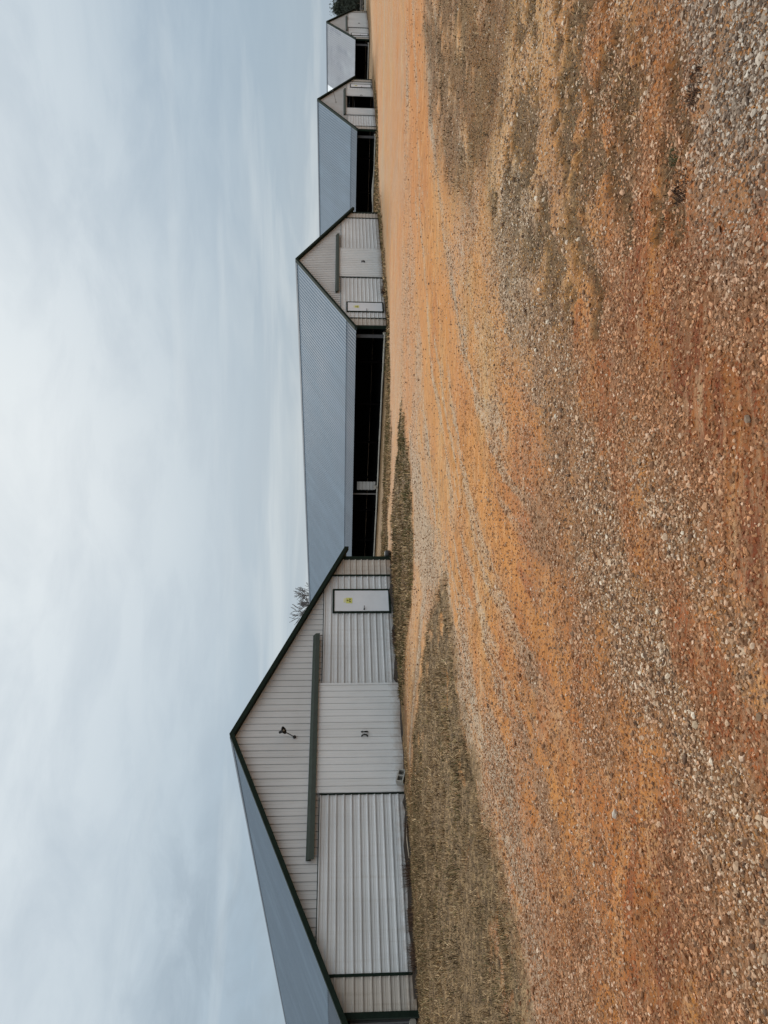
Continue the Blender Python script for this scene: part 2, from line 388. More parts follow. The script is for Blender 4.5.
hsv = N(nt, 'ShaderNodeSeparateColor'); L(nt, vor2.outputs['Color'], hsv.inputs[0])
hs1 = N(nt, 'ShaderNodeSeparateColor'); L(nt, vor.outputs['Color'], hs1.inputs[0])
stone = ramp(nt, hsv.outputs[0], [(0.0, (.15, .095, .060)), (.4, (.38, .26, .16)), (.75, (.52, .40, .28)), (1.0, (.70, .60, .47))])
stone1 = ramp(nt, hs1.outputs[0], [(0.0, (.14, .09, .058)), (.45, (.37, .255, .16)), (.8, (.52, .40, .28)), (1.0, (.72, .62, .49))])
stone = mix(nt, .45, stone, stone1)
stone = mix(nt, math_(nt, 'MULTIPLY', attr('close'), .8), stone, (.235, .098, .038))  # near fines darkened: shade between the stones put into the colour
pr = math_(nt, 'ADD', math_(nt, 'MULTIPLY', attr('gravel'), 1.15), math_(nt, 'MULTIPLY', math_(nt, 'SUBTRACT', hsv.outputs[1], .75), .8))
gfac = math_(nt, 'MULTIPLY', ramp(nt, pr, [(.18, 0.0), (.42, 1.0)]), .85)
c1 = mix(nt, gfac, clay, stone)
c1 = mix(nt, math_(nt, 'MULTIPLY', attr('grey'), .35), c1, (.27, .20, .135))
litc = ramp(nt, math_(nt, 'ADD', math_(nt, 'MULTIPLY', fine, .6), math_(nt, 'MULTIPLY', grit, .4)), [(.40, (.026, .016, .009)), (.5, (.085, .054, .029)), (.62, (.24, .16, .085))])
c1 = mix(nt, math_(nt, 'MULTIPLY', attr('dry'), .9), c1, litc)
gcol = ramp(nt, math_(nt, 'ADD', math_(nt, 'MULTIPLY', fine, .5), math_(nt, 'MULTIPLY', mid, .5)), [(.40, (.042, .026, .013)), (.5, (.15, .094, .046)), (.60, (.34, .225, .115))])
c1 = mix(nt, attr('grass'), c1, gcol)
L(nt, c1, b.inputs['Base Color']); b.inputs['Roughness'].default_value = .95; b.inputs['Specular IOR Level'].default_value = .15
hh = math_(nt, 'ADD', math_(nt, 'MULTIPLY', fine, .6), math_(nt, 'ADD', math_(nt, 'MULTIPLY', grit, .25), math_(nt, 'MULTIPLY', math_(nt, 'MULTIPLY', vor2.outputs['Distance'], attr('gravel')), -.9)))
bump(nt, b, hh, .9, .02)
ground = link('ground', np_mesh('ground', np.stack([gx, gy, gz], 1), GF, gm, {k: ('FLOAT', d) for k, d in cv.items()}, True))
tag(ground, 'orange clay yard with wheel tracks and gravel sloping past the barns', 'ground', kind='structure')
del GXX, GYY, cv, gx, gy, gz, GF

# ------------------------------------------------------------------ loose gravel (stuff)
sm, nt, b = mat('gravel_stone')
at = N(nt, 'ShaderNodeAttribute'); at.attribute_name = 'tint'
nz = noise(nt, coord(nt), 90, 3, .7)
L(nt, mix(nt, ramp(nt, nz, [(.35, .35), (.65, 0.0)]), at.outputs['Color'], (.16, .10, .065)), b.inputs['Base Color'])
b.inputs['Roughness'].default_value = .9; b.inputs['Specular IOR Level'].default_value = .2

def ico():
    p = (1 + 5 ** .5) / 2
    V = np.array([(-1, p, 0), (1, p, 0), (-1, -p, 0), (1, -p, 0), (0, -1, p), (0, 1, p), (0, -1, -p), (0, 1, -p), (p, 0, -1), (p, 0, 1), (-p, 0, -1), (-p, 0, 1)], float)
    V /= np.linalg.norm(V[0])
    Fc = np.array([(0, 11, 5), (0, 5, 1), (0, 1, 7), (0, 7, 10), (0, 10, 11), (1, 5, 9), (5, 11, 4), (11, 10, 2), (10, 7, 6), (7, 1, 8), (3, 9, 4), (3, 4, 2), (3, 2, 6), (3, 6, 8), (3, 8, 9), (4, 9, 5), (2, 4, 11), (6, 2, 10), (8, 6, 7), (9, 8, 1)])
    return V, Fc
def octa():
    return np.array([(1, 0, 0), (-1, 0, 0), (0, 1, 0), (0, -1, 0), (0, 0, 1), (0, 0, -1)], float), np.array([(0, 2, 4), (2, 1, 4), (1, 3, 4), (3, 0, 4), (2, 0, 5), (1, 2, 5), (3, 1, 5), (0, 3, 5)])
def rot_rand(n, tilt):
    a = rng.uniform(0, 2 * np.pi, n); tx = rng.normal(0, tilt, n)
    ca, sa, ct, s2 = np.cos(a), np.sin(a), np.cos(tx), np.sin(tx)
    Rm = np.zeros((n, 3, 3)); Rm[:, 0, 0] = ca; Rm[:, 0, 1] = -sa * ct; Rm[:, 0, 2] = sa * s2
    Rm[:, 1, 0] = sa; Rm[:, 1, 1] = ca * ct; Rm[:, 1, 2] = -ca * s2; Rm[:, 2, 1] = s2; Rm[:, 2, 2] = ct
    return Rm
def stones(x, y, size, c, base, Fc):
    n = len(x); nv = len(base)
    V = base[None] * (1 + rng.uniform(-.42, .36, (n, nv, 1))) + rng.normal(0, .08, (n, nv, 3))
    V *= np.stack([rng.uniform(.75, 1.35, n), rng.uniform(.7, 1.0, n), rng.uniform(.45, .85, n)], 1)[:, None, :]
    V = np.einsum('nij,nkj->nki', rot_rand(n, .5), V) * size[:, None, None]
    z = ground_z(x, y, c) + size * rng.uniform(.05, .45, n)
    V += np.stack([x, y, z], 1)[:, None, :]
    g = rng.random(n) ** 1.35
    pal = np.array([(.09, .055, .036), (.27, .17, .10), (.50, .345, .215), (.66, .50, .345), (.84, .72, .56)])
    k = g * 3.999; i = k.astype(int); f = (k - i)[:, None]
    ccol = pal[i] * (1 - f) + pal[i + 1] * f
    dust = np.clip(c['red'] * .85 - .08 + rng.normal(0, .22, n), 0, .85)[:, None] * (1 - c['grey'][:, None] * .8)
    ccol = ccol * (1 - dust) + np.array((.52, .215, .08)) * dust * (.55 + .7 * g[:, None])
    gy_ = c['grey'][:, None] * .4
    ccol = ccol * (1 - .16 * c['grey'][:, None])
    ccol = ccol * (1 - gy_) + ccol.mean(1, keepdims=True) * np.array((1.04, 1.0, .93)) * gy_
    C4 = np.concatenate([np.repeat(ccol, nv, 0), np.ones((n * nv, 1))], 1)
    FF = (Fc[None] + (np.arange(n) * nv)[:, None, None]).reshape(-1, 3)
    return V.reshape(-1, 3), FF, C4
parts = []
def scatter(x0, x1, y0, y1, dens, smin, smax, power, base, Fc, keep=None, floor=.06):
    n = int((x1 - x0) * (y1 - y0) * dens)
    x = rng.uniform(x0, x1, n); y = rng.uniform(y0, y1, n)
    m = (np.abs(x) < y * .78 + 1.6)
    if keep is not None: m &= keep(x, y)
    x, y = x[m], y[m]
    c = cover(x, y)
    clump = vn(x, y, .16, 101)
    p = np.clip(c['gravel'] * (.42 + 1.2 * clump), floor * (1 - c['grass']), 1)
    m = rng.random(len(x)) < p
    x, y = x[m], y[m]; c = {k: q[m] for k, q in c.items()}
    size = smin + (smax - smin) * rng.random(len(x)) ** power
    parts.append(stones(x, y, size, c, base, Fc))
IV, IF = ico(); OV, OF = octa()
def crumbs(x0, x1, y0, y1, dens, smin, smax):
    n = int((x1 - x0) * (y1 - y0) * dens); x = rng.uniform(x0, x1, n); y = rng.uniform(y0, y1, n)
    m = (np.abs(x) < y * .78 + 1.2) & (rng.random(n) < .2 + .9 * vn(x, y, .25, 151)); x, y = x[m], y[m]; c = cover(x, y)
    m = rng.random(len(x)) > c['grass']; x, y = x[m], y[m]; c = {k: q[m] for k, q in c.items()}
    P, Fq, C4 = stones(x, y, smin + (smax - smin) * rng.random(len(x)) ** 2.5, c, OV, OF)
    r_ = c['red'][:, None]; t = (np.array((.58, .31, .105)) * (1 - r_) + np.array((.32, .095, .030)) * r_) * rng.uniform(.55, 1.2, (len(x), 1))
    C4[:, :3] = np.repeat(t, len(OV), 0); parts.append((P, Fq, C4))
crumbs(-5, 6, 2.4, 6, 1500, .004, .012)
crumbs(-7, 9, 6, 12, 420, .006, .016)
scatter(-5.5, 6.5, 2.3, 5.6, 6800, .0035, .0125, 2.0, IV, IF, floor=.20)
scatter(-5.5, 6.5, 2.3, 5.6, 330, .010, .022, 2.6, IV, IF, floor=.10)
scatter(-7, 9, 5.6, 9.5, 2300, .005, .016, 2.0, OV, OF, floor=.16)
scatter(-7, 9, 5.6, 9.5, 80, .012, .027, 2.5, IV, IF, floor=.10)
scatter(-9, 16, 9.5, 17, 380, .008, .022, 2.0, OV, OF, floor=.10)
scatter(-9, 22, 17, 27, 70, .013, .032, 2.0, OV, OF, floor=.08)
V = []; Fc = []; C = []; o_ = 0
for a, f, c in parts: V.append(a); Fc.append(f + o_); C.append(c); o_ += len(a)
tag(link('gravel', np_mesh('gravel', np.concatenate(V), np.concatenate(Fc), sm, {'tint': ('FLOAT_COLOR', np.concatenate(C))})),
    'loose crushed stone scattered over the clay yard', 'gravel', kind='stuff')
del V, Fc, C, parts

# ------------------------------------------------------------------ dead grass (stuff)
bm_, nt, b = mat('grass_blade')
at = N(nt, 'ShaderNodeAttribute'); at.attribute_name = 'tint'
L(nt, at.outputs['Color'], b.inputs['Base Color']); b.inputs['Roughness'].default_value = .85; b.inputs['Specular IOR Level'].default_value = .15
def blades(x, y, z, h, w, lean, tone):
    n = len(x); a = rng.uniform(0, 2 * np.pi, n); d = rng.uniform(0, 2 * np.pi, n); l = np.abs(rng.normal(0, lean, n)) * h
    ux, uy = np.cos(a) * w, np.sin(a) * w
    tip = np.stack([x + np.cos(d) * l, y + np.sin(d) * l, z + h], 1)
    V = np.stack([np.stack([x - ux, y - uy, z - .01], 1), np.stack([x + ux, y + uy, z - .01], 1), tip], 1)
    C = np.concatenate([np.repeat(tone, 3, 0), np.ones((3 * n, 1))], 1)
    return V.reshape(-1, 3), np.arange(3 * n).reshape(n, 3), C
STRAW = np.array([(.47, .315, .165), (.30, .190, .095), (.105, .064, .033), (.14, .108, .046), (.085, .085, .032), (.64, .46, .27)])
def grass_zone(x0, x1, y0, y1, dens, key, hmin, hmax, w, green, lean, keep=None):
    n = int((x1 - x0) * (y1 - y0) * dens); x = rng.uniform(x0, x1, n); y = rng.uniform(y0, y1, n)
    m = np.abs(x) < y * .8 + 3
    if keep is not None: m &= keep(x, y)
    x, y = x[m], y[m]; c = cover(x, y)
    p = c[key] * (.35 + .9 * vn(x, y, .3, 111)) * ((c[key] > .3) | (rng.random(len(x)) < .2))
    m = rng.random(len(x)) < p; x, y = x[m], y[m]; c = {k: q[m] for k, q in c.items()}
    z = ground_z(x, y, c); n = len(x)
    h = rng.uniform(hmin, hmax, n) * (.45 + 1.9 * vn(x, y, .35, 121) ** 2.5 + .4 * vn(x, y, 1.2, 123))
    gr = vn(x, y, 1.4, 131) * green
    pick = np.where(rng.random(n) < gr, rng.integers(3, 5, n), rng.choice([0, 1, 2, 2, 1, 5], n))
    tone = STRAW[pick] * rng.uniform(.45, 1.35, (n, 1)) * ((.55 + .9 * vn(x, y, .22, 141)) * (.75 + .5 * vn(x, y, 1.6, 143)))[:, None]
    if key == 'dry': tone = tone * .7
    return blades(x, y, z, h, w * rng.uniform(.7, 1.4, n), lean, tone)
def clear_of_barns(x, y):
    s, t = st_(x, y); return ~((t > 21.6) & (((s > 4.5) & (s < 19.8)) | ((s > 36.9) & (s < 52.2)) | ((s > 70.3) & (s < 85.7)) | ((s > 105) & (s < 121))))
gp = [grass_zone(-9, -1, 5, 11, 1500, 'grass', .015, .045, .005, .35, .9),
      grass_zone(-18, 1, 11, 22, 700, 'grass', .02, .055, .008, .45, .8, clear_of_barns),
      grass_zone(-6, 8, 20, 40, 260, 'grass', .04, .09, .016, .9, .6, clear_of_barns),
      grass_zone(8, 40, 30, 75, 40, 'grass', .05, .12, .035, .8, .6, clear_of_barns),
      grass_zone(1, 12, 4, 13, 900, 'dry', .008, .03, .005, .05, 2.2),
      grass_zone(4, 18, 10, 22, 320, 'dry', .015, .04, .010, .1, 1.6)]
V = []; Fc = []; C = []; o_ = 0
for a, f, c in gp: V.append(a); Fc.append(f + o_); C.append(c); o_ += len(a)
tag(link('dry_grass', np_mesh('dry_grass', np.concatenate(V), np.concatenate(Fc), bm_, {'tint': ('FLOAT_COLOR', np.concatenate(C))})),
    'short winter dead grass in front of the barns and beside the track', 'grass', kind='stuff')

# ------------------------------------------------------------------ barns
W, LEN, EAVE, SL = 15.0, 110.0, 1.95, .452
def rake(a): return EAVE + SL * min(a, W - a)
APEX = rake(W / 2)
SPLIT = 2.565

def hsiding(a0, a1, z0, z1, pitch=.2286, y=0.0):
    mb = MB(); prof = []; z = z0
    while z < z1:
        for dz, o in ((0, 0), (.070, 0), (.078, .007), (.092, .007), (.100, 0), (.160, 0), (.165, -.012), (.173, -.012), (.176, .034), (.208, .034), (.224, 0)):
            if z + dz <= z1: prof.append((z + dz, o))
        z += pitch
    prof.append((z1, 0)); last = None
    for z, o in prof:
        lo, hi = a0, a1; cl = (z - EAVE) / SL
        lo = max(lo, cl); hi = min(hi, W - cl)
        if lo >= hi: break
        row = ((lo, y - o, z), (hi, y - o, z))
        if last: mb.quad(last[0], last[1], row[1], row[0])
        last = row
    return mb
def vsiding(a0, a1, zf0, zf1, pitch=.2286, y=0.0, h=.026):
    mb = MB(); prof = []; a = a0
    while a < a1:
        for da, o in ((0, 0), (.095, 0), (.10, .005), (.112, .005), (.117, 0), (.182, 0), (.185, -.014), (.193, -.014), (.196, h), (.216, h), (.2255, 0)):
            if a + da < a1: prof.append((a + da, o))
        a += pitch
    prof.append((a1, 0)); last = None
    if a0 < W / 2 < a1: prof.append((W / 2, 0)); prof.sort()
    for a, o in prof:
        t0, t1 = zf0(a), zf1(a)
        row = ((a, y - o, t0), (a, y - o, max(t0, t1)))
        if last: mb.quad(last[0], row[0], row[1], last[1])
        last = row
    return mb

PM = {}
eps = (SPLIT - EAVE) / SL
PM['upper_siding'] = vsiding(eps, W - eps, lambda a: SPLIT, lambda a: rake(a) - .02).mesh('upper_siding', M['siding_up'])
DO0, DO1 = 5.62, 9.36           # doorway
PM['low_l'] = hsiding(.87, DO0, .05, SPLIT - .004).mesh('lower_siding', M['siding_low'])
PM['low_r'] = hsiding(DO1, 14.12, .05, SPLIT - .004).mesh('lower_siding', M['siding_low'])
PM['corner_l'] = hsiding(.05, .865, .05, 2.35, y=-.006).mesh('corner_siding', M['siding_corner'])
PM['corner_r'] = hsiding(14.125, 14.95, .05, 2.35, y=-.006).mesh('corner_siding', M['siding_corner'])
mb = MB(); mb.box(-.035, .035, -.05, -.028, .03, rake(.87) - .05); PM['trim'] = mb.mesh('wall_trim', M['green'])
mb = MB(); mb.box(-.07, .07, -.06, .09, 0, EAVE - .08); PM['corner_post'] = mb.mesh('corner_post', M['green'])
mb = MB(); mb.box(DO0 - .035, DO0, -.055, .02, .02, 2.56); PM['jamb_a'] = mb.mesh('door_jamb', M['green'])
mb = MB(); mb.box(DO1, DO1 + .05, -.045, .02, .02, 2.56); PM['jamb_b'] = mb.mesh('door_jamb', M['green'])
mb = MB(); mb.box(eps, 5.5, -.037, -.004, SPLIT - .010, SPLIT + .010); PM['seam_a'] = mb.mesh('wall_seam', M['rail'])
mb = MB(); mb.box(9.5, W - eps, -.037, -.004, SPLIT - .010, SPLIT + .010); PM['seam_b'] = mb.mesh('wall_seam', M['rail'])
mb = MB(); mb.box(0, W, .01, .20, -.35, .048); PM['found_a'] = mb.mesh('foundation', M['soil'])
mb = MB(); mb.box(0, .2, .21, LEN, -.35, .045); PM['found_b'] = mb.mesh('foundation', M['soil'])
mb = MB(); mb.box(W - .2, W, .21, LEN, -.35, .045); PM['found_c'] = mb.mesh('foundation', M['soil'])
# door track under a hood
mb = MB()
i0 = len(mb.v); prof = [(-.03, 2.90), (-.17, 2.80), (-.185, 2.665), (-.165, 2.665), (-.155, 2.76), (-.03, 2.76)]
for x in (3.69, 11.35):
    mb.v += [(x, yy, zz) for yy, zz in prof]
n = len(prof)
for k in range(n): mb.f.append((k, (k + 1) % n, n + (k + 1) % n, n + k))
mb.f += [tuple(range(n)), tuple(range(2 * n - 1, n - 1, -1))]
mb.box(3.72, 11.32, -.135, -.10, 2.69, 2.74)
PM['track'] = mb.mesh('door_track', M['rail'])
# one leaf of the sliding door, 1.87 wide
lw = 1.875
mb = vsiding(0, lw, lambda a: .02, lambda a: 2.69, y=-.105, h=.014)
mb.box(0, lw, -.085, -.062, .02, 2.69)
PM['leaf'] = mb.mesh('sliding_door', M['siding_door'])
def handle(sgn):
    mb = MB(); x = .0
    pts = [(x + sgn * .075, -.12, 1.09), (x + sgn * .055, -.165, 1.13), (x + sgn * .045, -.175, 1.19), (x + sgn * .055, -.165, 1.25), (x + sgn * .075, -.12, 1.29)]
    mb.tube(pts, .024, 8); return mb.mesh('handle', M['black'], True)
PM['handle_l'] = handle(-1); PM['handle_r'] = handle(1)
# entry door, x from its left edge: 1.10 wide over the frame
mb = MB(); fw = .065

def ring(mb, o, q, y0, y1):
    i = len(mb.v); (x0, x1, z0, z1), (u0, u1, w0, w1) = o, q
    for yy in (y0, y1):
        mb.v += [(x0, yy, z0), (x1, yy, z0), (x1, yy, z1), (x0, yy, z1), (u0, yy, w0), (u1, yy, w0), (u1, yy, w1), (u0, yy, w1)]
    for k in range(4):
        j = (k + 1) % 4
        mb.f += [(i + k, i + j, i + 4 + j, i + 4 + k), (i + 8 + j, i + 8 + k, i + 12 + k, i + 12 + j), (i + j, i + k, i + 8 + k, i + 8 + j), (i + 4 + k, i + 4 + j, i + 12 + j, i + 12 + k)]
ring(mb, (0, 1.10, .13, 2.24), (fw, 1.10 - fw, .20, 2.24 - fw), -.075, -.025)
PM['eframe'] = mb.mesh('door_frame', M['green'])
mb = MB(); mb.box(fw + .004, 1.10 - fw - .004, -.058, -.032, .205, 2.24 - fw - .004); PM['edoor'] = mb.mesh('entry_door', M['doorpaint'])
mb = MB()
mb.tube([(.16, -.059, 1.10), (.16, -.115, 1.10)], .018, 8); mb.tube([(.16, -.112, 1.10), (.28, -.112, 1.095)], .012, 8); mb.lathe([(0, .0), (0, .032), (.008, .030), (.008, 0)], (.16, -.058, 1.10), (0, -1, 0), 12)
PM['ehandle'] = mb.mesh('handle', M['black'], True)
# small warning sign: a square set on its corner with a three-bladed mark and a lower square plate
mb = MB(); cx, cz = .56, 1.66
mb.box(cx - .125, cx + .125, -.066, -.0595, cz - .13, cz + .09); PM['sign'] = mb.mesh('sign', M['yellow'])
mb = MB()
for k in range(3):
    t = math.pi / 2 + k * 2 * math.pi / 3
    p = [(cx + math.cos(t + d) * r_, cz - .02 + math.sin(t + d) * r_) for d, r_ in ((-.45, .03), (-.5, .085), (0, .095), (.5, .085), (.45, .03))]
    mb.prism(p, -.0705, -.0662)
mb.lathe([(0, 0), (0, .018), (.004, .018), (.004, 0)], (cx, -.0665, cz - .02), (0, -1, 0), 10)
PM['mark'] = mb.mesh('warning_mark', M['red'])
mb = MB(); mb.box(cx - .09, cx + .10, -.066, -.0595, cz + .105, cz + .185); PM['plate'] = mb.mesh('sign', plain('pale_sign', (.72, .70, .42), .5, var=.1))
# rake trim
def rake_trim(side):
    mb = MB(); e = .42; a0 = -e; a1 = W / 2
    def pt(a, dz): return (a if side < 0 else W - a, EAVE + SL * a + dz)
    p = [pt(a0, -.115), pt(a1, -.115), pt(a1, .035), pt(a0, .035)]
    if side > 0: p = p[::-1]
    mb.prism(p, -.24, -.03); return mb.mesh('rake_trim', M['green'])
PM['rake_l'] = rake_trim(-1); PM['rake_r'] = rake_trim(1)
# ribbed roof sheets: both slopes
def roof_sheets(a_lo, a_hi, y0, y1, m, dz=0.0, name='roof_sheet', sides=(0,)):
    mb = MB(); ysr = []; y = y0; pitch = .2286
    while y < y1:
        for dy, o in ((0, 0), (.160, 0), (.174, .022), (.206, .022)):
            if y + dy < y1: ysr.append((y + dy, o))
        y += pitch
    ysr.append((y1, 0)); V = []; Fq = []
    for sgn in sides:
        b0 = len(V)
        for yy, o in ysr:
            for a in (a_lo, a_hi):
                V.append((a if not sgn else W - a, yy, EAVE + SL * a + o + dz))
        for k in range(len(ysr) - 1):
            i = b0 + 2 * k; q = (i, i + 1, i + 3, i + 2); Fq.append(q[::-1] if not sgn else q)
    mb.v = V; mb.f = Fq; return mb.mesh(name, m)
BREAK = .72
T4 = 7.0
for sd in (0, 1):
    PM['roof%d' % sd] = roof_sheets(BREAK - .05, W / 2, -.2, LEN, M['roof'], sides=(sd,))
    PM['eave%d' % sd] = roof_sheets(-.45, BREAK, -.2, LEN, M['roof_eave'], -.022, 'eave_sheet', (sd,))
    PM['roof4a%d' % sd] = roof_sheets(-.45, W / 2, -.2, T4, M['roof_dull'], sides=(sd,))
    PM['roof4b%d' % sd] = roof_sheets(-.45, W / 2, T4, LEN, M['roof_new'], -.004, sides=(sd,))
mb = MB()
mb.prism([(W / 2 - .22, APEX + .026 - SL * .22), (W / 2, APEX + .03), (W / 2 + .22, APEX + .026 - SL * .22), (W / 2 + .22, APEX + .042 - SL * .22), (W / 2, APEX + .046), (W / 2 - .22, APEX + .042 - SL * .22)], -.02, LEN)
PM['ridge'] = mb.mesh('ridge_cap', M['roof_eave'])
# sides
mb = MB(); mb.box(-.02, .03, .10, LEN, EAVE - .24, EAVE - .07); PM['header'] = mb.mesh('eave_beam', M['wood'])
mb = MB(); mb.box(-.05, .05, -.04, .04, 0.02, EAVE - .12); PM['post'] = mb.mesh('post', M['wood'])
mb = MB(); mb.box(-.05, .0, .46, .66, .05, EAVE - .26); PM['endpanel'] = mb.mesh('end_panel', plain('grey_board', (.075, .075, .08), .85))
def roll(lump=False):
    mb = MB(); pts = []; rad = []; y = .35
    r0 = random.Random(5)
    while y < LEN:
        pts.append((-.075, y, .115 + .012 * math.sin(y * .33) + r0.uniform(-.006, .006))); rad.append(.05 + r0.uniform(-.006, .008)); y += .8
    if lump:
        for k, p in enumerate(pts):
            if 4.3 < p[1] < 6.1: rad[k] = .11 + .02 * math.sin(p[1] * 4); pts[k] = (p[0], p[1], .17)
    mb.tube(pts, rad, 10); return mb.mesh('curtain_roll', M['white'], True)
PM['roll'] = roll(); PM['roll_lump'] = roll(True)
mb = MB(); mb.lathe([(0, 0), (0, .085), (.09, .085), (.09, 0)], (-.10, .28, .15), (0, 1, 0), 14); PM['winch'] = mb.mesh('curtain_winch', M['white'])
mb = hsiding(0, 0.72, .25, 1.45); mb2 = MB(); mb2.v = [(-.04 + y * 1.0, a, z) for a, y, z in mb.v]; mb2.f = mb.f
PM['sidepanel'] = mb2.mesh('side_panel', siding_mat('cladding_side', (.40, .40, .39)))
mb = MB(); mb.box(-.14, -.04, 0, .22, .10, .30); mb.tube([(-.15, .11, .2), (-.28, .11, .16)], .04, 8); PM['valve'] = mb.mesh('side_fitting', M['white'])
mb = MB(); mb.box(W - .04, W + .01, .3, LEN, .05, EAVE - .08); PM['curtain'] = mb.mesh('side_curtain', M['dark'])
mb = MB(); mb.box(.16, W - .16, .25, LEN - .1, EAVE - .10, EAVE - .06); PM['ceiling'] = mb.mesh('ceiling', M['dark'])  # dark ceiling sheet added to keep the open barn black inside
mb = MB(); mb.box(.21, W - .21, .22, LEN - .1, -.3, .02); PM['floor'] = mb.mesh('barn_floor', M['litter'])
mb = MB(); mb.prism([(0, .05), (W, .05), (W, EAVE - .02), (W / 2, APEX - .04), (0, EAVE - .02)], LEN - .08, LEN - .02); PM['back'] = mb.mesh('back_wall', M['siding_up'])
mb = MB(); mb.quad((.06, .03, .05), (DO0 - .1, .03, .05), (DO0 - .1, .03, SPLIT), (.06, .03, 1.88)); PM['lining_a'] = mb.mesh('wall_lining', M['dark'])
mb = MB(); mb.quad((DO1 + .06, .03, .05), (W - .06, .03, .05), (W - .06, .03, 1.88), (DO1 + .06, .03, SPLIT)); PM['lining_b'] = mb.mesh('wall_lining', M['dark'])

def lamp(parent, a, z, reach, rise, side):
    mb = MB()
    base = Vector((a, -.03, z))
    pts = [base, base + Vector((0, -.10 * reach, .02)), base + Vector((side * .25, -.45 * reach, rise * .35)), base + Vector((side * .6, -.85 * reach, rise * .75)), base + Vector((side, -reach, rise))]
    # smooth the bend
    sm_ = []
    for k in range(len(pts) - 1):
        for q in range(4): sm_.append(pts[k].lerp(pts[k + 1], q / 4))
    sm_.append(pts[-1])
    for _ in range(2): sm_ = [sm_[0]] + [(sm_[k - 1] + sm_[k] * 2 + sm_[k + 1]) / 4 for k in range(1, len(sm_) - 1)] + [sm_[-1]]
    mb.tube(sm_, .014, 8); mb.lathe([(0, 0), (0, .055), (.03, .05), (.03, 0)], base, (0, -1, 0), 12)
    arm = link('wall_lamp', mb.mesh('wall_lamp', M['steel'], True), parent)
    tip = sm_[-1]; ax = Vector((.1, -.55, -.75)).normalized()
    mb = MB(); mb.lathe([(-.11, .0), (-.11, .04), (-.03, .045), (.0, .06), (.045, .11), (.07, .125), (.065, .112), (.015, .05), (.0, 0)], tip, ax, 16)
    link('lamp_shade', mb.mesh('lamp_shade', M['steel'], True), arm)
    mb = MB(); mb.lathe([(.0, .0), (.02, .022), (.05, .03), (.07, .02), (.08, .0)], tip, ax, 12)
    link('bulb', mb.mesh('bulb', M['white'], True), arm)

def barn(loc, label, door_x, open_=0.0, roof='plain', lamp_=None, lump=False, sidepanel=False, sign=True):
    b = empty('livestock_barn', loc, YAW); tag(b, label, 'barn', 'barns standing in a row along the clay yard')
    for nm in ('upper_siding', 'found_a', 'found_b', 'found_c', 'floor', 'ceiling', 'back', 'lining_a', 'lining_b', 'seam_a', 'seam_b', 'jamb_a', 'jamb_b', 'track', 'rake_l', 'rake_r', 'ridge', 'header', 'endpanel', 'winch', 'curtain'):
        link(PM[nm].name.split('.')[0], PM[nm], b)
    link('lower_siding', PM['low_l'], b); link('lower_siding', PM['low_r'], b)
    link('corner_siding', PM['corner_l'], b); link('corner_siding', PM['corner_r'], b)
    link('wall_trim', PM['trim'], b, (.87, 0, 0)); link('wall_trim', PM['trim'], b, (14.12, 0, 0))
    link('corner_post', PM['corner_post'], b); link('corner_post', PM['corner_post'], b, (W, 0, 0), (0, 0, 0))
    for sd in (0, 1):
        if roof == 'plain': link('roof_sheet', PM['roof%d' % sd], b); link('eave_sheet', PM['eave%d' % sd], b)
        else:
            link('roof_sheet', PM['roof4a%d' % sd], b)['label'] = 'dull weathered grey roof sheets'
            link('roof_sheet', PM['roof4b%d' % sd], b)['label'] = 'bright white roof sheets further back'
    l1 = link('sliding_door', PM['leaf'], b, (DO0 - open_, 0, 0)); link('handle', PM['handle_l'], l1, (lw, 0, 0))
    l2 = link('sliding_door', PM['leaf'], b, (DO0 + lw + .004 + open_ * .93, 0, 0)); link('handle', PM['handle_r'], l2)
    ed = link('entry_door', PM['edoor'], b, (door_x, 0, 0)); link('door_frame', PM['eframe'], ed); link('handle', PM['ehandle'], ed)
    if sign:
        s_ = link('sign', PM['sign'], ed); link('warning_mark', PM['mark'], ed); link('sign', PM['plate'], ed)
    link('curtain_roll', PM['roll_lump' if lump else 'roll'], b)
    for k in range(16): link('post', PM['post'], b, (.55, 2.6 + 3.0 * k, 0))
    if sidepanel:
        link('side_panel', PM['sidepanel'], b, (-.01, 11.43, 0)); link('side_fitting', PM['valve'], b, (0, 11.75, 0))
        mb = MB(); mb.box(-.05, 0, 12.5, 12.58, .1, 1.72); link('post', mb.mesh('post', M['wood_pale']), b)
    if lamp_: lamp(b, *lamp_)
    return b
B1 = barn((-12.278, 18.455, 0), 'nearest barn with closed sliding doors, a yellow sign and a gooseneck lamp', 12.33, lamp_=(7.47, 3.38, .34, .36, .02))
B2 = barn((10.202, 41.756, -.585), 'second barn beyond the nearest one, entry door at its left, no lamp', 1.52, sidepanel=True)
B3 = barn((33.293, 66.045, -1.106), 'third barn with sliding doors parted onto a dark interior', 12.15, open_=1.88, lamp_=(7.3, 3.6, .95, .30, .1), lump=True)
B4 = barn((57.158, 91.709, -1.411), 'farthest barn with a dull roof turning white further back', 1.68, roof='patched', sign=False)

def loc_to_world(a, t, z=0.0, o=(-12.278, 18.455, 0)):
    return (o[0] + a * FX - t * FY, o[1] + a * FY + t * FX, o[2] + z)

